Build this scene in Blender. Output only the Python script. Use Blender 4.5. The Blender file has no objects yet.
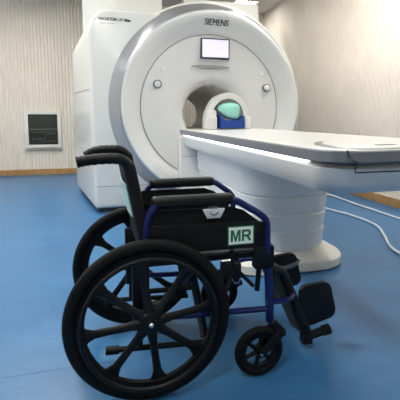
import bpy, bmesh, math, random
from math import sin, cos, pi, radians
from mathutils import Vector, Matrix
random.seed(4)
S = bpy.context.scene
COL = S.collection
V = Vector

# ------------------------------------------------------------------ materials
def lin(c):
    return tuple(((x/255)/12.92 if x/255 <= .04045 else (((x/255)+.055)/1.055)**2.4) for x in c)

def mat(name, rgb, rough=.5, metal=0., coat=0., noise=0., nscale=20., bump=0., bscale=80., spec=.5, emit=None, estr=0., alpha=1., trans=0.):
    m = bpy.data.materials.new(name); m.use_nodes = True
    nt = m.node_tree; b = nt.nodes['Principled BSDF']
    c = lin(rgb)
    b.inputs['Base Color'].default_value = (*c, 1)
    b.inputs['Roughness'].default_value = rough
    b.inputs['Metallic'].default_value = metal
    b.inputs['Specular IOR Level'].default_value = spec
    b.inputs['Coat Weight'].default_value = coat
    b.inputs['Coat Roughness'].default_value = .08
    if trans: b.inputs['Transmission Weight'].default_value = trans
    tc = nt.nodes.new('ShaderNodeTexCoord')
    if noise:
        n = nt.nodes.new('ShaderNodeTexNoise'); n.inputs['Scale'].default_value = nscale; n.inputs['Detail'].default_value = 4
        nt.links.new(tc.outputs['Object'], n.inputs['Vector'])
        r = nt.nodes.new('ShaderNodeValToRGB')
        r.color_ramp.elements[0].position = .3; r.color_ramp.elements[1].position = .7
        r.color_ramp.elements[0].color = (*[x*(1-noise) for x in c], 1)
        r.color_ramp.elements[1].color = (*[min(1, x*(1+noise)) for x in c], 1)
        nt.links.new(n.outputs['Fac'], r.inputs['Fac']); nt.links.new(r.outputs['Color'], b.inputs['Base Color'])
    if bump:
        n2 = nt.nodes.new('ShaderNodeTexNoise'); n2.inputs['Scale'].default_value = bscale
        nt.links.new(tc.outputs['Object'], n2.inputs['Vector'])
        bp = nt.nodes.new('ShaderNodeBump'); bp.inputs['Strength'].default_value = bump; bp.inputs['Distance'].default_value = .002
        nt.links.new(n2.outputs['Fac'], bp.inputs['Height']); nt.links.new(bp.outputs['Normal'], b.inputs['Normal'])
    if emit:
        b.inputs['Emission Color'].default_value = (*lin(emit), 1); b.inputs['Emission Strength'].default_value = estr
    return m

M = {}
M['wall'] = mat('wavy_wall_panel', (238, 229, 217), .62, noise=.03, nscale=3)
M['plain_wall'] = mat('painted_wall', (238, 233, 225), .7, noise=.02)
M['ceiling'] = mat('ceiling_paint', (205, 205, 200), .8, noise=.02)
M['wood'] = mat('baseboard_wood', (178, 136, 84), .5, noise=.18, nscale=9)
M['cover'] = mat('scanner_cover', (222, 222, 220), .22, coat=.35, noise=.01, nscale=4)
M['cover_cream'] = mat('cabinet_cover', (224, 225, 221), .32, coat=.2, noise=.01, nscale=4)
M['body'] = mat('magnet_body_paint', (228, 228, 222), .4)
M['bore'] = mat('bore_lining', (205, 202, 192), .42, noise=.02)
M['silver'] = mat('satin_silver', (178, 180, 187), .32, metal=.85, noise=.03, nscale=6)
M['edge'] = mat('table_edge_grey', (122, 125, 132), .4, metal=.3)
M['table'] = mat('table_top_white', (232, 231, 228), .3, coat=.2)
M['pedestal'] = mat('pedestal_white', (232, 233, 232), .33, coat=.2)
M['plinth'] = mat('pedestal_base', (229, 226, 215), .4, coat=.1, noise=.03, nscale=12)
M['seam'] = mat('dark_seam_and_toe_shade', (60, 62, 64), .6)
M['softseam'] = mat('seam_grey', (150, 152, 152), .5)
M['led'] = mat('led_strip', (255, 255, 255), .5, emit=(244, 248, 255), estr=3.2)
M['lamp'] = mat('ceiling_lamp_diffuser', (255, 255, 255), .5, emit=(255, 252, 245), estr=40.)
M['screen'] = mat('display_screen', (225, 222, 242), .15, emit=(226, 222, 246), estr=.28)
M['black_plastic'] = mat('black_plastic', (10, 12, 13), .48, spec=.28, bump=.15)
M['bezel'] = mat('screen_bezel', (58, 58, 62), .3)
M['rubber'] = mat('tyre_rubber', (8, 10, 11), .62, spec=.22, bump=.3, bscale=160)
M['nylon'] = mat('black_nylon', (10, 13, 14), .7, spec=.3, bump=.5, bscale=300, noise=.2, nscale=40)
M['vinyl'] = mat('black_vinyl', (13, 16, 17), .46, spec=.32, bump=.35, bscale=140)
M['grip'] = mat('grip_rubber', (9, 12, 13), .52, spec=.3, bump=.3)
M['blue'] = mat('blue_frame_paint', (14, 24, 92), .3, metal=.2, coat=.3)
M['blackframe'] = mat('black_frame_paint', (9, 11, 13), .45, spec=.3)
M['chrome'] = mat('chrome', (200, 202, 204), .22, metal=1.)
M['greymetal'] = mat('grey_metal', (130, 134, 138), .35, metal=.8)
M['green'] = mat('sign_green', (10, 110, 62), .5)
M['signwhite'] = mat('sign_white', (238, 248, 240), .45)
M['mintlabel'] = mat('mint_label', (188, 222, 205), .5, noise=.08, nscale=30)
M['mint'] = mat('mint_cushion', (150, 214, 200), .6, noise=.06, nscale=15, bump=.2)
M['royal'] = mat('royal_blue_cushion', (12, 62, 146), .55, bump=.2)
M['ink'] = mat('dark_lettering', (52, 55, 60), .5)
M['greyink'] = mat('grey_lettering', (128, 132, 134), .5)
M['cable'] = mat('white_cable', (225, 229, 232), .45)
M['frame_white'] = mat('window_frame_white', (232, 229, 222), .45)
M['dark_panel'] = mat('window_dark_backing', (60, 62, 56), .6, noise=.15, nscale=7)
M['pipe_grey'] = mat('grey_duct', (128, 130, 122), .55)
M['calf'] = mat('calf_panel_fabric', (78, 76, 72), .6, noise=.15, nscale=40)

def glass():
    m = bpy.data.materials.new('window_glass'); m.use_nodes = True
    nt = m.node_tree; nt.nodes.clear()
    o = nt.nodes.new('ShaderNodeOutputMaterial'); mx = nt.nodes.new('ShaderNodeMixShader')
    t = nt.nodes.new('ShaderNodeBsdfTransparent'); t.inputs[0].default_value = (.86, .88, .86, 1)
    g = nt.nodes.new('ShaderNodeBsdfGlossy'); g.inputs['Roughness'].default_value = .03
    f = nt.nodes.new('ShaderNodeFresnel'); f.inputs[0].default_value = 1.5
    nt.links.new(f.outputs[0], mx.inputs[0]); nt.links.new(t.outputs[0], mx.inputs[1]); nt.links.new(g.outputs[0], mx.inputs[2])
    nt.links.new(mx.outputs[0], o.inputs[0]); return m
M['glass'] = glass()

def floor_mat():
    m = bpy.data.materials.new('blue_vinyl_floor'); m.use_nodes = True
    nt = m.node_tree; b = nt.nodes['Principled BSDF']; L = nt.links.new
    b.inputs['Specular IOR Level'].default_value = .38
    tc = nt.nodes.new('ShaderNodeTexCoord')
    n1 = nt.nodes.new('ShaderNodeTexNoise'); n1.inputs['Scale'].default_value = 2.2; n1.inputs['Detail'].default_value = 6; n1.inputs['Roughness'].default_value = .62
    mp = nt.nodes.new('ShaderNodeMapping'); mp.inputs['Scale'].default_value = (1, 1.6, 1)
    L(tc.outputs['Object'], mp.inputs[0]); L(mp.outputs[0], n1.inputs['Vector'])
    n2 = nt.nodes.new('ShaderNodeTexNoise'); n2.inputs['Scale'].default_value = 26; n2.inputs['Detail'].default_value = 5
    L(mp.outputs[0], n2.inputs['Vector'])
    a = nt.nodes.new('ShaderNodeMath'); a.operation = 'MULTIPLY_ADD'; a.inputs[1].default_value = .35
    L(n2.outputs['Fac'], a.inputs[0]); L(n1.outputs['Fac'], a.inputs[2])
    r = nt.nodes.new('ShaderNodeValToRGB')
    r.color_ramp.elements[0].position = .45; r.color_ramp.elements[1].position = .92
    r.color_ramp.elements[0].color = (*lin((43, 99, 147)), 1); r.color_ramp.elements[1].color = (*lin((65, 121, 168)), 1)
    L(a.outputs[0], r.inputs[0]); L(r.outputs[0], b.inputs['Base Color'])
    rr = nt.nodes.new('ShaderNodeMapRange'); rr.inputs[3].default_value = .26; rr.inputs[4].default_value = .42
    L(n1.outputs['Fac'], rr.inputs[0]); L(rr.outputs[0], b.inputs['Roughness'])
    bp = nt.nodes.new('ShaderNodeBump'); bp.inputs['Strength'].default_value = .08; bp.inputs['Distance'].default_value = .004
    L(n2.outputs['Fac'], bp.inputs['Height']); L(bp.outputs[0], b.inputs['Normal'])
    return m
M['floor'] = floor_mat()
M['catch'] = mat('catch_plastic', (214, 216, 214), .4)
M['floorseam'] = mat('floor_weld_seam', (70, 116, 162), .5)

# ------------------------------------------------------------------ mesh helpers (all shapes given in world metres)
def new(): return bmesh.new()

def box(bm, lo, hi, bev=0., seg=2):
    g = bmesh.ops.create_cube(bm, size=1)
    vs = g['verts']
    for v in vs:
        v.co = V([(lo[i]+hi[i])/2 + v.co[i]*(hi[i]-lo[i]) for i in range(3)])
    if bev:
        es = list({e for v in vs for e in v.link_edges})
        bmesh.ops.bevel(bm, geom=es, offset=bev, segments=seg, profile=.5, affect='EDGES')
    return bm

def rod(bm, a, b, r, r2=None, seg=16):
    return tube(bm, [a, b], r if r2 is None else [r, r2], seg)

def tube(bm, pts, r, seg=12, closed=False, flat=1.):
    pts = [V(p) for p in pts]; n = len(pts)
    rs = r if isinstance(r, (list, tuple)) else [r]*n
    rings = []; up = None
    for i, p in enumerate(pts):
        if closed: t = (pts[(i+1) % n]-pts[i-1])
        else: t = pts[min(i+1, n-1)]-pts[max(i-1, 0)]
        t.normalize()
        if up is None:
            up = V((0, 0, 1)) if abs(t.z) < .9 else V((0, 1, 0))
        x = up - t*up.dot(t); x.normalize(); up = x; y = t.cross(x)
        rings.append([bm.verts.new(p + x*(rs[i]*cos(2*pi*k/seg)) + y*(rs[i]*flat*sin(2*pi*k/seg))) for k in range(seg)])
    m = n if closed else n-1
    for i in range(m):
        a, b = rings[i], rings[(i+1) % n]
        for k in range(seg):
            bm.faces.new((a[k], a[(k+1) % seg], b[(k+1) % seg], b[k]))
    if not closed:
        bm.faces.new(rings[0][::-1]); bm.faces.new(rings[-1])
    return bm

def fillet(pts, rad, n=6):
    pts = [V(p) for p in pts]; out = [pts[0]]
    for i in range(1, len(pts)-1):
        a, b, c = pts[i-1], pts[i], pts[i+1]
        r = min(rad, (a-b).length*.49, (c-b).length*.49)
        p, q = b+(a-b).normalized()*r, b+(c-b).normalized()*r
        for k in range(n+1):
            t = k/n; out.append(p*(1-t)**2 + b*2*t*(1-t) + q*t*t)
    out.append(pts[-1]); return out

def catmull(pts, n=8):
    pts = [V(p) for p in pts]; P = [pts[0]*2-pts[1]] + pts + [pts[-1]*2-pts[-2]]; out = []
    for i in range(1, len(P)-2):
        for k in range(n):
            t = k/n; a, b, c, d = P[i-1:i+3]
            out.append(.5*((2*b)+(c-a)*t+(2*a-5*b+4*c-d)*t*t+(3*b-a-3*c+d)*t**3))
    out.append(pts[-1]); return out

def loft(bm, rings, cap0=True, cap1=True, closed=True):
    R = [[bm.verts.new(p) for p in r] for r in rings]
    n = len(R[0])
    for a, b in zip(R, R[1:]):
        for k in range(n if closed else n-1):
            bm.faces.new((a[k], a[(k+1) % n], b[(k+1) % n], b[k]))
    if cap0: bm.faces.new(R[0][::-1])
    if cap1: bm.faces.new(R[-1])
    return bm

def ring(cx, y, cz, r, n=96):      # circle about the bore axis
    return [(cx + r*cos(2*pi*k/n), y, cz + r*sin(2*pi*k/n)) for k in range(n)]

def shell(bm, rings): return loft(bm, rings, False, False)
def lathe_y(bm, c, prof, n=64, close=False):     # profile (radius, dy) revolved about an axle along Y
    rings = [ring(c[0], c[1]+dy, c[2], max(r, 1e-4), n) for r, dy in prof]
    if close:
        rings.append(rings[0]); return loft(bm, rings, False, False)
    return loft(bm, rings)

def rrect(x0, x1, y0, y1, r, n=8):  # rounded rectangle outline, r = radius or four radii (x1y1, x0y1, x0y0, x1y0)
    rr = r if isinstance(r, (list, tuple)) else [r]*4; out = []
    cs = [(x1-rr[0], y1-rr[0], 0, rr[0]), (x0+rr[1], y1-rr[1], 90, rr[1]), (x0+rr[2], y0+rr[2], 180, rr[2]), (x1-rr[3], y0+rr[3], 270, rr[3])]
    for cx, cy, a0, q in cs:
        for k in range(n+1):
            a = radians(a0+90*k/n); out.append((cx+q*cos(a), cy+q*sin(a)))
    return out

def prism(bm, poly, f0, f1, bev=0., seg=2):       # poly points through f0 (front) and f1 (back): functions (a,b)->xyz
    a = [bm.verts.new(f0(*p)) for p in poly]; b = [bm.verts.new(f1(*p)) for p in poly]
    n = len(poly); F = [bm.faces.new(a[::-1]), bm.faces.new(b)]
    for k in range(n): bm.faces.new((a[k], a[(k+1) % n], b[(k+1) % n], b[k]))
    if bev:
        es = list(F[0].edges)+list(F[1].edges)
        bmesh.ops.bevel(bm, geom=es, offset=bev, segments=seg, profile=.5, affect='EDGES')
    return bm

def slab(bm, poly, y0, y1, bev=0.):               # outline in X-Z, thickness along Y
    return prism(bm, poly, lambda x, z: (x, y0, z), lambda x, z: (x, y1, z), bev)

def plate(bm, poly, z0, z1, bev=0.):              # outline in X-Y, thickness along Z
    return prism(bm, poly, lambda x, y: (x, y, z0), lambda x, y: (x, y, z1), bev)

ORG = {}
def obj(name, bm, m, parent=None, smooth=True, angle=35, origin=None):
    o0 = V(ORG[parent.name]) if parent else V(origin or (0, 0, 0))
    bmesh.ops.recalc_face_normals(bm, faces=bm.faces)
    for v in bm.verts: v.co -= o0
    if smooth:
        for f in bm.faces: f.smooth = True
        for e in bm.edges:
            if len(e.link_faces) == 2 and e.calc_face_angle(0) > radians(angle): e.smooth = False
    me = bpy.data.meshes.new(name); bm.to_mesh(me); bm.free(); me.materials.append(m)
    o = bpy.data.objects.new(name, me); COL.objects.link(o)
    if parent: o.parent = parent
    else: o.location = o0
    ORG[o.name] = tuple(o0)
    return o

def tag(o, label, cat, group=None):
    o['label'] = label; o['category'] = cat
    if group: o['group'] = group
    return o

def thing(name, label, cat, loc, group=None):
    o = bpy.data.objects.new(name, None); COL.objects.link(o); o.location = loc
    o.empty_display_size = .1; ORG[o.name] = tuple(loc)
    return tag(o, label, cat, group)

def struct(name, bm, m, parent=None, **k):
    o = obj(name, bm, m, parent, **k)
    if not parent: o['kind'] = 'structure'
    return o

def text_obj(name, body, size, depth, origin, xdir, ydir, m, parent, weight=0., width=None, bold=0.):
    c = bpy.data.curves.new('tmp_text', 'FONT'); c.body = body; c.size = size; c.extrude = depth; c.offset = weight
    c.align_x = 'CENTER'; c.align_y = 'CENTER'
    t = bpy.data.objects.new('tmp_text', c); COL.objects.link(t)
    dg = bpy.context.evaluated_depsgraph_get(); me = bpy.data.meshes.new_from_object(t.evaluated_get(dg))
    bpy.data.objects.remove(t); bpy.data.curves.remove(c)
    bm = bmesh.new(); bm.from_mesh(me); bpy.data.meshes.remove(me)
    xs = [v.co.x for v in bm.verts]; ys = [v.co.y for v in bm.verts]
    sx = (width/(max(xs)-min(xs))) if width else 1.
    cx, cy = (max(xs)+min(xs))/2, (max(ys)+min(ys))/2
    X, Y = V(xdir).normalized(), V(ydir).normalized(); Z = X.cross(Y)
    if bold:
        src = bm.verts[:]+bm.edges[:]+bm.faces[:]
        for q in (-bold, bold):
            g = bmesh.ops.duplicate(bm, geom=src)
            for e in g['geom']:
                if isinstance(e, bmesh.types.BMVert): e.co.x += q
    for v in bm.verts: v.co = V(origin)+X*((v.co.x-cx)*sx)+Y*(v.co.y-cy)+Z*v.co.z
    return obj(name, bm, m, parent, smooth=False)

# ------------------------------------------------------------------ the room
BX, RX, LX, FY, CZ = 7.9, 3.36, -3.2, -2.4, 3.2      # back wall y, right wall x, left wall x, front wall y, ceiling z

def wavy(bm, along0, along1, place, z1, period=.058, depth=.028, nper=10, nz=72, wob=.0022, wl=.30):
    n = int((along1-along0)/period*nper)
    V2 = []
    for j in range(nz+1):
        z = z1*j/nz; row = []
        for i in range(n+1):
            a = along0+(along1-along0)*i/n
            ph = (a + wob*sin(z*2*pi/wl + pi*a/period) + .4*wob*sin(z*7+a*3))/period
            d = depth*abs(sin(pi*ph))**.6
            row.append(bm.verts.new(place(a, d, z)))
        V2.append(row)
    for j in range(nz):
        for i in range(n):
            bm.faces.new((V2[j][i], V2[j][i+1], V2[j+1][i+1], V2[j+1][i]))
    return bm

struct('floor', box(new(), (LX-.1, FY-.1, -.1), (RX+.1, BX+.1, 0)), M['floor'], smooth=False)
struct('ceiling', box(new(), (LX-.1, FY-.1, CZ), (RX+.1, BX+.1, CZ+.1)), M['ceiling'], smooth=False)
wb = wavy(new(), LX, RX, lambda a, d, z: (a, BX-d, z), CZ); box(wb, (LX, BX+.002, 0), (RX, BX+.1, CZ))
struct('wall_back', wb, M['wall'], angle=80)
wr = wavy(new(), 2.0, BX, lambda a, d, z: (RX-d, a, z), CZ, period=.046, depth=.022, nz=96, wob=.0045, wl=.22); box(wr, (RX+.002, FY, 0), (RX+.1, BX, CZ))
struct('wall_right', wr, M['wall'], angle=80)
struct('wall_left', box(new(), (LX-.1, FY, 0), (LX, BX, CZ)), M['plain_wall'], smooth=False)
struct('wall_front', box(new(), (LX-.1, FY-.1, 0), (RX+.1, FY, CZ)), M['plain_wall'], smooth=False)
struct('baseboard_back', box(new(), (LX, BX-.040, .0), (RX-.036, BX-.020, .105), .003), M['wood'], smooth=False)
struct('baseboard_right', box(new(), (RX-.036, FY, .0), (RX-.016, BX-.040, .105), .003), M['wood'], smooth=False)
fs = new(); tube(fs, [(LX, 1.69, .0003), (-.16, 1.672, .0003), (.10, 1.665, .0003)], .0011, 6); struct('trim_1', fs, M['floorseam'])

# dark observation / vent window in the back wall
WB = BX-.030
wx0, wx1, wz0, wz1 = -1.325, -.70, .50, 1.178
win = new()
fr = .062
for lo, hi in (((wx0, wz0), (wx1, wz0+fr)), ((wx0, wz1-fr), (wx1, wz1)), ((wx0, wz0+fr), (wx0+fr, wz1-fr)), ((wx1-fr, wz0+fr), (wx1, wz1-fr))):
    box(win, (lo[0], WB-.036, lo[1]), (hi[0], WB+.004, hi[1]), .004)
w1 = struct('window_1', win, M['frame_white'], origin=((wx0+wx1)/2, WB-.03, wz0))
bk = new(); box(bk, (wx0+fr, WB-.010, wz0+fr), (wx1-fr, WB+.004, wz1-fr)); obj('backing_panel', bk, M['dark_panel'], w1, smooth=False)
dv = new(); box(dv, (wx0+fr, WB-.034, .84), (wx1-fr, WB-.010, .851)); obj('divider_bar', dv, M['pipe_grey'], w1, smooth=False)
pp = new()
tube(pp, fillet([(-1.21, WB-.022, .665), (-.98, WB-.022, .665), (-.98, WB-.022, .75), (-.80, WB-.022, .75)], .03), .009, 8)
tube(pp, [(-1.1, WB-.022, .615), (-.78, WB-.022, .62)], .007, 8)
tube(pp, [(-1.22, WB-.022, .79), (-.80, WB-.022, .795)], .006, 8)
obj('pipework', pp, M['pipe_grey'], w1)
gp = new(); box(gp, (wx0+fr, WB-.033, wz0+fr), (wx1-fr, WB-.030, wz1-fr)); obj('glass_pane', gp, M['glass'], w1, smooth=False)
sl = new(); box(sl, (wx0-.02, WB-.03, wz0-.045), (wx1+.02, WB+.004, wz0-.036)); obj('sill_strip', sl, M['softseam'], w1, smooth=False)

# ceiling lamps: recessed square diffusers
def lamp(x, y, label, sx=.6, sy=.6):
    t = thing('ceiling_light', label, 'ceiling light', (x, y, CZ), 'recessed ceiling lights')
    f = new(); w = .025
    for lo, hi in (((-sx/2, -sy/2), (sx/2, -sy/2+w)), ((-sx/2, sy/2-w), (sx/2, sy/2)), ((-sx/2, -sy/2+w), (-sx/2+w, sy/2-w)), ((sx/2-w, -sy/2+w), (sx/2, sy/2-w))):
        box(f, (x+lo[0], y+lo[1], CZ-.018), (x+hi[0], y+hi[1], CZ-.0005))
    obj('lamp_frame', f, M['frame_white'], t, smooth=False)
    d = new(); box(d, (x-sx/2+w, y-sy/2+w, CZ-.012), (x+sx/2-w, y+sy/2-w, CZ-.002)); obj('diffuser', d, M['lamp'], t, smooth=False)
lamp(2.68, 7.2, 'bright square light in the ceiling above the right rear of the scanner', .45, .24)
for x, y, q in ((-.6, 2.4, .6), (2.25, 3.7, .6), (2.3, 5.7, .24), (-2.3, 3.1, .66), (-1.5, 6.1, .43), (-.55, 5.2, .6), (2.2, .6, .36), (-.3, .1, .55)):  # unseen lamps, added and sized to brighten walls, table and floor
    lamp(x, y, 'added square ceiling light outside the picture, placed to brighten the room', q, q)

# ------------------------------------------------------------------ the MRI scanner
GX, GZ, BZ = 1.222, 1.19, 1.105
scan = thing('mri_scanner', 'large white MRI scanner with round bore and silver ring, behind the patient table', 'MRI scanner', (GX, 5.3, 0))
def bcx(r): return GX + .03*(1-max(0, min(1, (r-.33)/.42)))
def czr(r): return BZ + .065*max(0, min(1, (r-.38)/.42)) + (GZ-BZ-.065)*max(0, min(1, (r-.8)/.2))
prof = [(1.012, 4.235), (1.004, 4.218), (.99, 4.213), (.96, 4.222), (.90, 4.265), (.85, 4.318), (.812, 4.350), (.802, 4.352)]
fc = new(); loft(fc, [ring(GX, y, czr(r), r, 128) for r, y in prof], False, False)
obj('outer_front_cover', fc, M['cover'], scan)
g = new(); loft(g, [ring(GX, y, czr(r), r, 128) for r, y in [(.803, 4.351), (.802, 4.362), (.795, 4.362), (.794, 4.349)]], False, False)
obj('cover_seam', g, M['softseam'], scan)
prof = [(.795, 4.348), (.79, 4.344), (.72, 4.352), (.62, 4.366), (.53, 4.378), (.47, 4.388), (.405, 4.403), (.365, 4.428), (.336, 4.472), (.322, 4.53), (.316, 4.60)]
fc = new(); loft(fc, [ring(bcx(r), y, czr(r), r, 128) for r, y in prof], False, False)
obj('inner_front_cover', fc, M['cover'], scan)
bt = new(); loft(bt, [ring(GX+.03, y, BZ, r, 96) for r, y in [(.316, 4.60), (.313, 4.62), (.313, 6.0), (.285, 6.2), (.262, 6.3)]], False, False)
obj('bore_tube', bt, M['bore'], scan)
br = new(); box(br, (GX-.17, 4.24, .86), (GX+.23, 6.1, .915), .01); obj('bore_rail', br, M['table'], scan)
rg = new(); loft(rg, [ring(GX, y, GZ, r, 128) for r, y in [(1.010, 4.232), (1.024, 4.236), (1.07, 4.33), (1.125, 4.455), (1.149, 4.49), (1.145, 4.50)]], False, False)
obj('silver_ring', rg, M['silver'], scan)
bd = new(); loft(bd, [ring(GX if r > .5 else GX+.03, y, GZ if r > .5 else BZ, r, 128) for r, y in [(1.142, 4.495), (1.166, 4.505), (1.178, 4.53), (1.178, 4.60), (1.16, 4.7), (1.15, 6.0), (1.10, 6.25), (1.0, 6.32), (.262, 6.3)]], False, False)
obj('magnet_body', bd, M['body'], scan)

# side cabinet, lofted along the bore axis
cb = new()
def cab(y, xl, zt, rad, z0=.05, xr=.80, inset=0.):
    o = rrect(xl+inset, xr-inset, z0+inset, zt-inset, [.05, rad, .05, .05])
    return [(x, y, z) for x, z in o]
loft(cb, [cab(4.462, -.085, 2.195, .20, inset=.035), cab(4.474, -.085, 2.195, .20, inset=.012), cab(4.50, -.085, 2.195, .20),
          cab(4.60, -.105, 2.195, .20), cab(6.0, -.345, 2.13, .24), cab(6.12, -.35, 2.12, .24, inset=.03)])
obj('side_cabinet', cb, M['cover_cream'], scan, angle=50)
pk = new(); plate(pk, [(-.05, 4.53), (.79, 4.53), (.79, 6.05), (-.28, 6.05)], 0.001, .06); obj('cabinet_plinth_shade', pk, M['seam'], scan, smooth=False)  # inset plinth; its dark colour stands in for shadow in the toe gap
# panel joints on the cabinet
sm = new(); box(sm, (-.055, 4.4585, .296), (.62, 4.4655, .302))
obj('panel_joint', sm, M['softseam'], scan, smooth=False)
sm = new(); prism(sm, [(4.62, 1.366), (5.98, 1.39), (5.98, 1.397), (4.62, 1.372)], lambda y, z: (-.108-(y-4.6)*.1715-.0015, y, z), lambda y, z: (-.098-(y-4.6)*.1715, y, z))
obj('panel_joint', sm, M['softseam'], scan, smooth=False)
# risers to the ceiling
rs = new(); box(rs, (-.165, 5.15, 2.1), (.80, 5.95, CZ-.001), .02); obj('cable_riser', rs, M['cover_cream'], scan)
rs = new(); box(rs, (1.10, 5.3, 2.15), (2.17, 6.1, 2.62), .03); obj('quench_riser', rs, M['body'], scan)

# display, slot, buttons
def fy(r):   # face depth on the inner cover
    P = [(.795, 4.346), (.72, 4.352), (.62, 4.366), (.53, 4.38), (.47, 4.398), (.43, 4.425)]
    for (a, ya), (b, yb) in zip(P, P[1:]):
        if b <= r <= a: return ya+(yb-ya)*(a-r)/(a-b)
    return 4.35
dp = new(); slab(dp, [(1.095, 1.706), (1.425, 1.706), (1.425, 1.928), (1.095, 1.928)], 4.325, 4.40, .006); ds = obj('display', dp, M['bezel'], scan)
dp = new(); slab(dp, [(1.109, 1.722), (1.411, 1.722), (1.411, 1.914), (1.109, 1.914)], 4.3225, 4.33); obj('screen', dp, M['screen'], ds, smooth=False)
st = new(); slab(st, [(1.0, 1.63), (1.1, 1.638), (1.22, 1.64), (1.35, 1.637), (1.45, 1.627), (1.35, 1.612), (1.22, 1.606), (1.1, 1.613)], 4.361, 4.40, .002)
obj('handle_slot', st, M['softseam'], scan)
for x, z in ((.612, 1.418), (1.887, 1.40)):
    y = fy(math.hypot(x-GX, z-1.15))
    k = new(); lathe_y(k, (x, y, z), [(.047, .02), (.047, -.012), (.043, -.018), (.038, -.018), (.036, -.012), (.0, -.012)], 40)
    kn = obj('control_knob', k, M['greymetal'], scan)
    k = new(); lathe_y(k, (x, y, z), [(.034, -.008), (.034, -.024), (.028, -.028), (0, -.028)], 32); obj('knob_cap', k, M['cover'], kn)
for x, z in ((.676, 1.58), (1.822, 1.56)):
    y = fy(math.hypot(x-GX, z-1.15))
    k = new(); lathe_y(k, (x, y, z), [(.026, .01), (.026, -.006), (.022, -.009), (0, -.009)], 32); obj('round_indicator', k, M['frame_white'], scan)
# lettering
tx = text_obj('lettering', 'SIEMENS', .080, .002, (1.253, 4.25, 2.083), (1, 0, -.02), (0, 0, 1), M['ink'], scan, 0, .262, .0022)
OP = [(.96, 4.222), (.90, 4.265), (.85, 4.318), (.812, 4.350)]
for v in tx.data.vertices:
    p = v.co + V(ORG[scan.name]); q = math.hypot(p.x-GX, p.z-czr(.9)); k = 4.25-p.y
    for (r1, y1), (r2, y2) in zip(OP, OP[1:]):
        if r2 <= q <= r1: v.co.y = y1+(y2-y1)*(r1-q)/(r1-r2)-.004-k-ORG[scan.name][1]
text_obj('lettering', 'MAGNETOM 1.5T Altea', .05, .0015, (.182, 4.4605, 2.094), (1, 0, 0), (0, 0, 1), M['ink'], scan, 0, .33, .0018)
text_obj('lettering', 'magnetic resonance', .022, .001, (.11, 4.4605, 2.05), (1, 0, 0), (0, 0, 1), M['greyink'], scan, 0, .17)

# ------------------------------------------------------------------ patient table
TX, HW = GX, .437
YE, YB = 1.225, 4.0
tab = thing('patient_table', 'long white scanner table with silver edge on a ridged pedestal, docked at the bore', 'patient table', (TX, 2.9, 0))
def tplan(ins, y0=YE, y1=YB, r=.13):
    return rrect(TX-HW+ins, TX+HW-ins, y0+ins, y1-ins*.3, [.012, .012, r, r], 10)
def tr(ins, z, y0=YE): return [(x, y, z) for x, y in tplan(ins, y0)]
tp = new(); loft(tp, [tr(.03, .885), tr(.008, .886), tr(0, .893), tr(0, .930), tr(.004, .935)], True, True)
obj('table_edge_band', tp, M['edge'], tab)
tp = new(); loft(tp, [tr(.004, .9345), tr(.010, .9365), tr(.03, .9395), tr(.12, .9375), tr(.2, .9365)], True, True)
obj('tabletop', tp, M['table'], tab)
# raised rounded end cap at the near end of the top
ec = new(); poly = [(TX+.345*cos(a), 1.30+.43*sin(a)) for a in [pi*k/36 for k in range(37)]] + [(TX-.34, 1.27), (TX-.30, 1.240), (TX+.30, 1.240), (TX+.34, 1.27)]
plate(ec, poly, .936, .9450, .005); obj('end_cap', ec, M['table'], tab)
gr = new(); plate(gr, [(TX+.375*cos(a), 1.30+.475*sin(a)) for a in [pi*k/36 for k in range(37)]]+[(TX+.345*cos(a), 1.30+.43*sin(a)) for a in [pi*k/36 for k in range(36, -1, -1)]], .936, .9404); obj('end_cap_groove_shade', gr, M['edge'], tab)  # grey band paints in the shading of the soft groove round the cap
text_obj('lettering', 'SIEMENS', .042, .0008, (1.106, 1.345, .9457), (1, 0, 0), (0, 1, 0), M['ink'], tab, 0, .088, .002)
# underbody
ub = new(); loft(ub, [tr(.16, .747, YE+.06), tr(.085, .751, YE+.05), tr(.045, .766, YE+.035), tr(.022, .805, YE+.02), tr(.012, .864, YE+.012), tr(.030, .878, YE+.02), tr(.060, .888, YE+.04)])
obj('underbody', ub, M['table'], tab)
ls = new(); box(ls, (TX-HW+.022, 1.44, .8805), (TX-HW+.040, 3.92, .8865), .002); obj('led_strip', ls, M['led'], tab)
ls = new(); box(ls, (TX+HW-.040, 1.44, .8805), (TX+HW-.022, 3.92, .8865), .002); obj('led_strip', ls, M['led'], tab)
# release flap outline on the end face
rl = new(); tube(rl, [(.845, 1.2235, .938), (.853, 1.221, .917), (.866, 1.2205, .910), (.86, 1.222, .902), (.885, 1.222, .897), (.888, 1.232, .882)], .003, 6)
tube(rl, [(.895, 1.243, .880), (.892, 1.238, .854), (1.2, 1.237, .854), (1.562, 1.238, .854)], .003, 6)
obj('flap_joint', rl, M['seam'], tab)
# pedestal: ridged oval column on a flat plinth
def ped(ins, z, y0=2.38, y1=3.95, hw=.345): return [(x, y, z) for x, y in rrect(TX+.07-hw+ins, TX+.07+hw-ins, y0+ins, y1-ins, [.05, .05, .27-ins*.5, .27-ins*.5], 12)]
pd = new(); rows = [ped(-.005, .78)]
for zt, zb in ((.775, .52), (.513, .395), (.388, .275), (.268, .13)):
    o = (.775-zt)*.06; rows += [ped(o+.006, zt), ped(o-.004, zt-.007), ped(o, (zt+zb)/2), ped(o+.005, zb+.012), ped(o+.013, zb+.002)]
rows += [ped(.045, .10)]
loft(pd, rows); obj('pedestal', pd, M['pedestal'], tab, angle=28)
def pb(ins, z): return [(x, y, z) for x, y in rrect(TX+.045-.44+ins, TX+.045+.44-ins, 2.335+ins, 4.0-ins, [.06, .06, .24, .24], 12)]
pl = new(); loft(pl, [pb(.012, .001), pb(.0, .012), pb(0, .066), pb(.008, .078), pb(.03, .088), pb(.11, .140), pb(.13, .155)]); obj('pedestal_plinth', pl, M['plinth'], tab)
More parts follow.
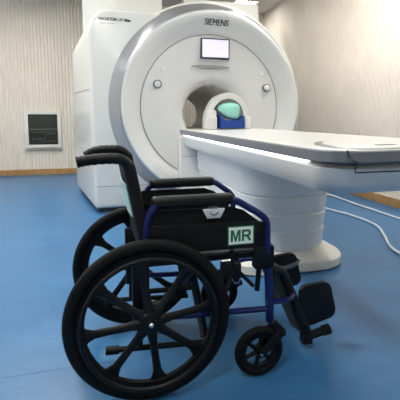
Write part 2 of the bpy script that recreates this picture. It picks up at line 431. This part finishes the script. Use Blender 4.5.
# docking column between table and gantry, and the board that runs into the bore
dk = new(); box(dk, (.795, 3.99, .001), (1.66, 4.20, .86), .012); obj('docking_column', dk, M['cover'], tab)
dj = new(); box(dj, (.80, 3.987, .655), (1.15, 3.992, .661)); box(dj, (1.147, 3.987, .30), (1.153, 3.992, .661)); obj('panel_joint', dj, M['softseam'], tab, smooth=False)

# ------------------------------------------------------------------ head coil and cushions on the table by the bore
zc = .9395; HX = -.032
hc = thing('head_coil', 'white arched head coil at the bore end of the table', 'head coil', (1.28+HX, 3.92, zc))
def arch(cx, rx, rz, z0, n=28, a0=-.05, a1=pi+.02): return [(cx+rx*cos(a0+(a1-a0)*k/n), z0+rz*sin(a0+(a1-a0)*k/n)) for k in range(n+1)]
ar = new(); o_ = arch(1.288+HX, .215, .235, 1.07); i_ = arch(1.288+HX, .165, .175, 1.07)
slab(ar, o_+i_[::-1], 3.84, 3.98, .008); obj('coil_arch', ar, M['cover'], hc, angle=40)
ft = new(); loft(ft, [[(x, y, z) for x, y in rrect(1.055+HX+i, 1.16+HX-i, 3.80+i, 4.0-i, .015, 4)] for z, i in ((zc, .004), (zc+.006, 0), (1.056, 0), (1.060, .005), (1.120, .006), (1.126, .011))]); obj('coil_foot', ft, M['cover'], hc)
ft = new(); box(ft, (1.46+HX, 3.82, zc), (1.525+HX, 4.0, 1.07), .012); obj('coil_foot', ft, M['cover'], hc)
bs = new(); box(bs, (1.15+HX, 3.84, zc), (1.47+HX, 4.0, zc+.008)); obj('coil_base', bs, M['cover'], hc, smooth=False)
cu = new(); poly = [(1.19, zc+.009), (1.448, zc+.009), (1.448, 1.070), (1.435, 1.068), (1.415, 1.042), (1.38, 1.020), (1.25, 1.020), (1.215, 1.05), (1.205, 1.085), (1.19, 1.085)]
slab(cu, [(x+HX, z) for x, z in poly], 3.80, 3.99, .008); tag(obj('head_cushion', cu, M['royal'], origin=(1.33, 3.9, zc)), 'royal blue foam head cushion inside the white coil on the table', 'cushion')
pw = new(); bmesh.ops.create_uvsphere(pw, u_segments=32, v_segments=20, radius=1)
for v in pw.verts:
    c = v.co; s = lambda q, e: math.copysign(abs(q)**e, q)
    v.co = V((1.300+HX+.118*s(c.x, .75)+.02*c.x*c.z, 3.885+.075*s(c.y, .8), 1.125+.084*s(c.z, .7)-.02*max(0, -c.x)*c.z + (.035*c.x if c.z < 0 else 0)*-1))
tag(obj('mint_pillow', pw, M['mint'], origin=(1.3, 3.88, 1.04)), 'mint green pillow resting in the blue cushion under the coil arch', 'pillow')

# ------------------------------------------------------------------ floor cables
def cable(pts, label):
    b = new(); tube(b, catmull([(x, y, .013) for x, y in pts], 10), .0115, 10)
    tag(obj('floor_cable', b, M['cable'], origin=(pts[0][0], pts[0][1], 0)), label, 'cable', 'white cables on the floor')
cable([(2.45, 6.1), (2.75, 5.5), (2.97, 4.75), (2.965, 4.09), (2.97, 3.57), (2.965, 3.1), (2.9, 2.6), (2.8, 2.1)], 'white cable on the blue floor, the one running straighter and closer to the right wall')
cable([(2.2, 6.0), (2.35, 5.0), (2.484, 4.0), (2.574, 3.63), (2.567, 3.22), (2.42, 2.91), (2.26, 2.65), (2.2, 2.45), (2.2, 2.2), (2.3, 1.8)], 'white cable on the blue floor, the one nearer the pedestal with an S bend')

# ------------------------------------------------------------------ the wheelchair
YN, YF = 1.48, 1.915
YC = (YN+YF)/2
chair = thing('wheelchair', 'black wheelchair with blue frame and a green MR sign, in the foreground', 'wheelchair', (.35, YC, 0))
AX, AZ = .157, .3085
def sides():
    yield YN, -1
    yield YF, 1

def drive_wheel(y, s):
    # s: outward direction along Y
    t = new(); prof = []
    for k in range(20):
        a = 2*pi*k/20; prof.append((.2845+.0240*cos(a), .020*sin(a)))
    lathe_y(t, (AX, y, AZ), prof, 96, close=True)
    w = obj('drive_wheel', t, M['rubber'], chair, angle=60)
    r = new(); lathe_y(r, (AX, y, AZ), [(.263, -.016), (.263, .016), (.250, .014), (.236, .010), (.232, 0), (.236, -.010), (.250, -.014)], 96, close=True)
    obj('wheel_rim', r, M['black_plastic'], w)
    sp = new()
    for k in range(8):
        a = radians(7+45*k); u = V((cos(a), 0, sin(a))); n = V((-sin(a), 0, cos(a)))
        rings = []
        for d, hw, th in ((.035, .021, .013), (.08, .0155, .012), (.15, .0145, .010), (.200, .0165, .009), (.225, .027, .008), (.241, .048, .008)):
            c = V((AX, y + s*(.014 if d < .05 else .014*(1-d/.24)), AZ))+u*d
            rings.append([c+n*(hw*cos(q))+V((0, th*sin(q), 0)) for q in [2*pi*j/12 for j in range(12)]])
        loft(sp, rings)
    obj('spokes', sp, M['black_plastic'], w)
    h = new(); lathe_y(h, (AX, y, AZ), [(.026, -s*.03), (.040, -s*.028), (.044, 0), (.044, s*.020), (.038, s*.030), (.020, s*.034), (0, s*.034)], 40)
    hb = obj('wheel_hub', h, M['black_plastic'], w)
    h = new(); lathe_y(h, (AX, y, AZ), [(.0095, s*.030), (.0095, s*.042), (.006, s*.046), (0, s*.046)], 20); obj('axle_bolt', h, M['chrome'], hb)
    p = new(); yy = y+s*.038
    tube(p, [(AX+.245*cos(a), yy, AZ+.245*sin(a)) for a in [2*pi*k/96 for k in range(96)]], .0085, 10, closed=True)
    for k in range(6):
        a = radians(30+60*k); q = V((AX+.245*cos(a), yy, AZ+.245*sin(a))); rod(p, q, (q.x, y, q.z), .004, seg=8)
    obj('push_rim', p, M['blackframe'], w)
drive_wheel(1.400, -1); drive_wheel(1.971, 1)

for y, s in sides():
    # rear post with the bent push handle
    hx = 0 if s < 0 else .045
    bx = 0 if s < 0 else .022
    pts = fillet([(-.075+hx, y, .897), (.07+bx, y, .908), (.098+bx, y, .878), (.148, y, .60), (.135, y, .50), (.125, y, .17)], .03)
    b = new(); tube(b, pts, .0125, 14); bp = obj('back_post', b, M['blackframe'], chair)
    P0 = (-.085, y, .895) if s < 0 else (-.072, y, .878)
    path = catmull([P0, (-.045+hx*.5, y, .902), (.02+bx, y, .906), (.066+bx, y, .902), (.094+bx, y, .880), (.106+bx, y, .840), (.128+bx*.5, y, .72), (.148, y, .60), (.149, y, .56)], 8)
    b = new(); tube(b, path[:33], [.0200+.0013*sin(i*1.9) if i < 22 else .0200 for i in range(33)], 16); obj('hand_grip', b, M['grip'], bp)
    b = new(); tube(b, path[32:], [.0205]+[.0225]*(len(path)-33), 14); obj('back_sleeve', b, M['nylon'], bp)
    # rear post block around the axle
    b = new(); box(b, (.10, y-.016, .24), (.165, y+.016, .52), .006); obj('axle_plate', b, M['blackframe'], chair)
    b = new(); rod(b, (AX, y, AZ), (AX, y+s*.06, AZ), .010); obj('axle', b, M['greymetal'], chair)
    # lower rails and tipping stub
    b = new(); tube(b, [(.13, y, .275), (.663, y, .248)], .0125, 14); obj('lower_rail', b, M['blue'], chair)
    b = new(); tube(b, [(.03, y, .165), (.41, y, .140)], .0115, 12); sb = obj('tipping_rail', b, M['blackframe'], chair)
    b = new(); tube(b, [(-.005, y, .166), (.045, y, .164)], .0165, 14); obj('rubber_tip', b, M['grip'], sb)
    b = new(); tube(b, [(.14, y, .385), (.34, y, .380)], .010, 12); obj('middle_rail', b, M['blackframe'], chair)
    b = new(); tube(b, [(.14, y, .512), (.660, y, .510)], .0065, 14); obj('seat_rail', b, M['bezel'], chair)
    b = new(); tube(b, [(.332, y, .50), (.400, y, .14)], .010, 12); obj('brace_link', b, M['blackframe'], chair)
    # front post
    b = new(); tube(b, [(.660, y, .53), (.664, y, .43), (.676, y, .180)], .0185, 16); obj('front_post', b, M['blue'], chair)
    b = new(); rod(b, (.6755, y, .194), (.6765, y, .182), .021); obj('post_collar', b, M['chrome'], chair)
    # armrest
    xo = 0 if s < 0 else .045; ya = y+s*.014
    pts = fillet([(.150, ya, .50), (.158+xo*.8, ya, .672), (.192+xo, ya, .733), (.505+xo, ya, .733), (.612+xo*.6, ya, .668), (.648+xo*.3, ya, .638), (.652, ya, .50)], .035)
    b = new(); tube(b, pts, .0145, 14); obj('armrest_tube', b, M['blue'], chair)
    b = new(); box(b, (.178+xo, y-.029, .712), (.505+xo, y+.029, .755), .016, 4); obj('armrest_pad', b, M['vinyl'], chair, angle=60)
    # skirt guard
    b = new(); poly = [(.17, .535), (.635, .530), (.638, .632), (.60, .636), (.17, .648)]
    y0, y1 = (y-.026, y-.010) if s < 0 else (y+.010, y+.026)
    slab(b, poly, y0, y1, .004); sg = obj('skirt_guard', b, M['nylon'], chair)
    b = new(); slab(b, [(.165, .63), (.62, .63), (.55, .682), (.50, .70), (.185, .70)], y-.004, y+.004); obj('upper_guard', b, M['nylon'], chair, smooth=False)
    if s < 0:
        NG, NGY = sg, y0
    # clamp block at the head of the front post
    b = new(); box(b, (.596, y-.026, .432), (.680, y+.024, .530), .008); obj('front_clamp', b, M['black_plastic'], chair)
    # wheel lock
    b = new(); box(b, (.455, y-.028, .405), (.535, y+.016, .470), .006); wl = obj('wheel_lock', b, M['blackframe'], chair)
    b = new(); tube(b, [(.51, y-s*-.028, .45), (.585, y+s*.03, .37)], .008, 10); tube(b, [(.49, y+s*.03, .42), (.462, y+s*.045, .37)], .009, 10); obj('lock_arm', b, M['blackframe'], wl)
    b = new(); tube(b, [(.50, y+s*.028, .45), (.488, y+s*.034, .535)], .008, 10); obj('lock_lever', b, M['black_plastic'], wl)
    b = new(); tube(b, [(.632, y-s*.02, .45), (.622, y-s*.02, .325)], .011, 10); obj('release_lever', b, M['black_plastic'], chair)
    # caster
    cx, cz, cr = .600, .1055, .1045
    cy = y+s*.062
    b = new(); prof = [(cr-.017+.017*cos(2*pi*k/16), .0165*sin(2*pi*k/16)) for k in range(16)]
    lathe_y(b, (cx, cy, cz), prof, 64, close=True); cw = obj('caster_wheel', b, M['rubber'], chair, angle=60)
    b = new(); lathe_y(b, (cx, cy, cz), [(.074, -.012), (.074, .012), (.060, .010), (.060, -.010)], 48, close=True)
    lathe_y(b, (cx, cy, cz), [(0, -.016), (.018, -.016), (.018, .016), (0, .016)], 24)
    for k in range(6):
        a = radians(20+60*k); tube(b, [(cx+.012*cos(a), cy, cz+.012*sin(a)), (cx+.064*cos(a), cy, cz+.064*sin(a))], [.0095, .0085], 10)
    obj('caster_rim', b, M['black_plastic'], cw)
    b = new()
    for q in (-1, 1):
        poly = [(cx-.016, cz-.012), (cx+.006, cz-.018), (cx+.060, cz+.030), (cx+.102, cz+.066), (cx+.107, cz+.086), (cx+.074, cz+.090), (cx+.034, cz+.060)]
        slab(b, poly, cy+q*.024-.005, cy+q*.024+.005, .003)
    box(b, (cx+.072, cy-.030, cz+.062), (cx+.108, cy+.030, cz+.088), .006)
    rod(b, (cx+.076, y, .16), (cx+.076, y, .19), .015)
    box(b, (cx+.072, min(cy, y)-.012, cz+.060), (cx+.108, max(cy, y)+.012, cz+.086), .006)
    fk = obj('caster_fork', b, M['black_plastic'], chair)
    b = new(); rod(b, (cx, cy-.034, cz), (cx, cy+.034, cz), .0065, seg=12); obj('caster_bolt', b, M['chrome'], fk)

    # leg rest: swing-away hanger, calf panel, folded-up footplate
    zo, dx = (0., 0.) if s < 0 else (.045, -.030); i = -s       # i: inward
    hy = y+i*.055
    b = new(); tube(b, fillet([(.652, y+s*.018, .286), (.76, y+s*.014, .280+zo*.5), (.812, hy, .272+zo*.5)], .03), .0115, 12); obj('hanger_bracket', b, M['blue'], chair)
    b = new(); tube(b, fillet([(.675, y, .41), (.715, y+i*.02, .405), (.752, hy, .385+zo), (.800, hy, .280+zo), (.890, hy, .070+zo)], .03), .0205, 14); obj('leg_hanger', b, M['blackframe'], chair)
    b = new()
    pn = [(.715, .395+zo), (.775, .385+zo), (.905, .085+zo), (.862, .070+zo)]
    fr0 = lambda x, z: (x, hy+i*.022+i*(x-.75)*.02, z); fr1 = lambda x, z: (x-.02, hy+i*.085, z+.006)
    prism(b, pn, fr0, fr1, .006); obj('calf_panel', b, M['calf'], chair)
    b = new(); zz = zo
    o = [(.862, .112), (.852, .275), (.875, .292), (.985, .300), (1.008, .288), (1.042, .150), (1.030, .128), (.905, .098)]
    P = fillet([(x+dx, 0, z+zz) for x, z in o]+[(o[0][0]+dx, 0, o[0][1]+zz)], .03, 4)
    P = [(q.x, q.z) for q in P[:-1]]
    fy0 = hy+i*.012
    slab(b, P, min(fy0, fy0+i*.022), max(fy0, fy0+i*.022), .006); fp = obj('footplate', b, M['black_plastic'], chair)
    b = new(); tube(b, [(.862+dx, hy, .054+zz), (.995+dx, hy, .078+zz)], .0195, 12); box(b, (.858+dx, hy-.022, .030+zz), (.905+dx, hy+.022, .078+zz), .006); tube(b, [(.968+dx, hy, .073+zz), (1.0+dx, hy, .079+zz)], .024, 12); obj('footplate_hinge', b, M['black_plastic'], fp)
    if s > 0:
        b = new(); tube(b, catmull([(.862, hy-.035, .268), (.93, hy-.035, .274), (.975, hy-.03, .286), (.998, hy-.02, .302)], 6), .012, 10); o_ = obj('heel_strap', b, M['greymetal'], chair); o_['label'] = 'light grey strap bar across the far footplate'

# seat, backrest, cross brace
b = new(); box(b, (.15, YN+.012, .472), (.635, YF-.012, .512), .014, 3); obj('seat', b, M['vinyl'], chair)
b = new(); rows = []
for j in range(9):
    z = .55+(.868-.55)*j/8; xb = .148-(z-.60)*(.05/.28)
    front, back = [], []
    for k in range(13):
        yy = YN+(YF-YN)*k/12; sag = .022*sin(pi*k/12)
        front.append((xb+.010-sag, yy, z)); back.append((xb-.010-sag, yy, z))
    rows.append(front+back[::-1])
loft(b, rows); bk = obj('backrest', b, M['nylon'], chair)
b = new(); rows = []
for z in (.665, .71, .75, .795):
    xb = .148-(z-.60)*(.05/.28); front, back = [], []
    for k in range(2, 12):
        yy = YN+(YF-YN)*k/12; sag = .022*sin(pi*k/12)
        front.append((xb-.009-sag, yy, z)); back.append((xb-.014-sag, yy, z))
    rows.append(front+back[::-1])
loft(b, rows); o_ = obj('back_label', b, M['mintlabel'], bk); o_['label'] = 'pale mint panel on the back of the backrest'
b = new(); tube(b, [(.352, YN, .485), (.375, YF, .165)], .012, 12); obj('cross_brace', b, M['blackframe'], chair)
b = new(); tube(b, [(.382, YN, .165), (.385, YF, .485)], .012, 12); obj('cross_brace', b, M['blackframe'], chair)
b = new(); box(b, (.372, YN-.032, .664), (.462, YN-.026+.004, .702), .003)
for v in b.verts:
    if v.co.z < .68: v.co.x = .417+(v.co.x-.417)*.62
ct = obj('catch_plate', b, M['catch'], chair); ct['label'] = 'small light catch plate under the near armrest pad'
b = new(); tube(b, [(.40+.034*k/8, YN-.0335, .690-.012*sin(pi*k/8)) for k in range(9)], .002, 6); obj('catch_slot', b, M['seam'], ct)
b = new(); box(b, (.40, YN-.030, .69), (.435, YN-.003, .708)); obj('catch_post', b, M['greymetal'], ct, smooth=False)

# the MR sign on the near skirt guard
sx0, sx1, sz0, sz1 = .474, .586, .5475, .6255
b = new(); slab(b, [(sx0, sz0), (sx1, sz0), (sx1, sz1), (sx0, sz1)], NGY-.0035, NGY+.001); sg = obj('mr_sign', b, M['green'], NG, smooth=False)
sg['label'] = 'green and white sign reading MR'
def sub(name, bm, m): return obj(name, bm, m, NG, smooth=False)
bw = .0045
b = new(); slab(b, [(sx0+bw, sz0+bw), (sx1-bw, sz0+bw), (sx1-bw, sz1-bw), (sx0+bw, sz1-bw)], NGY-.0045, NGY-.003); sub('sign_face', b, M['signwhite'])
b = new(); lh, lw, lx, lz = .046, .041, sx0+.0125, sz0+.016
U = lambda pts, ox: [(lx+ox+u*lw, lz+v*lh) for u, v in pts]
for poly in (U([(0, 0), (.22, 0), (.22, .68), (.42, 0), (.58, 0), (.78, .68), (.78, 0), (1, 0), (1, 1), (.70, 1), (.5, .34), (.30, 1), (0, 1)], 0),
             U([(0, 0), (.22, 0), (.22, 1), (0, 1)], .047), U([(.22, .82), (.62, .82), (.70, .76), (.70, .62), (.62, .56), (.22, .56), (.22, .38), (.45, .38), (.74, 0), (1, 0), (.72, .40), (.86, .50), (.93, .62), (.93, .78), (.86, .92), (.70, 1), (.22, 1)], .047)):
    slab(b, poly, NGY-.0058, NGY-.004)
sub('sign_lettering', b, M['green'])

# ------------------------------------------------------------------ world, camera
w = bpy.data.worlds.new('World'); S.world = w; w.use_nodes = True
w.node_tree.nodes['Background'].inputs[0].default_value = (.6, .65, .7, 1); w.node_tree.nodes['Background'].inputs[1].default_value = .1
F, PSI, TH, CX, CY, H = 395.68, .2677, .1102, 209.12, 161.56, 1.0536
cam = bpy.data.cameras.new('camera'); co = bpy.data.objects.new('camera', cam); COL.objects.link(co)
cam.sensor_fit = 'HORIZONTAL'; cam.sensor_width = 36; cam.lens = 36*F/400
cam.shift_x = (200-CX)/400; cam.shift_y = (CY-200)/400
fw = V((sin(PSI)*cos(TH), cos(PSI)*cos(TH), -sin(TH)))
co.location = (0, 0, H); co.rotation_euler = fw.to_track_quat('-Z', 'Y').to_euler()
cam.clip_start = .05; cam.clip_end = 60
S.camera = co
S.view_settings.view_transform = 'Standard'; S.view_settings.look = 'None'; S.view_settings.gamma = 1; S.view_settings.use_curve_mapping = False
S.view_settings.exposure = .3
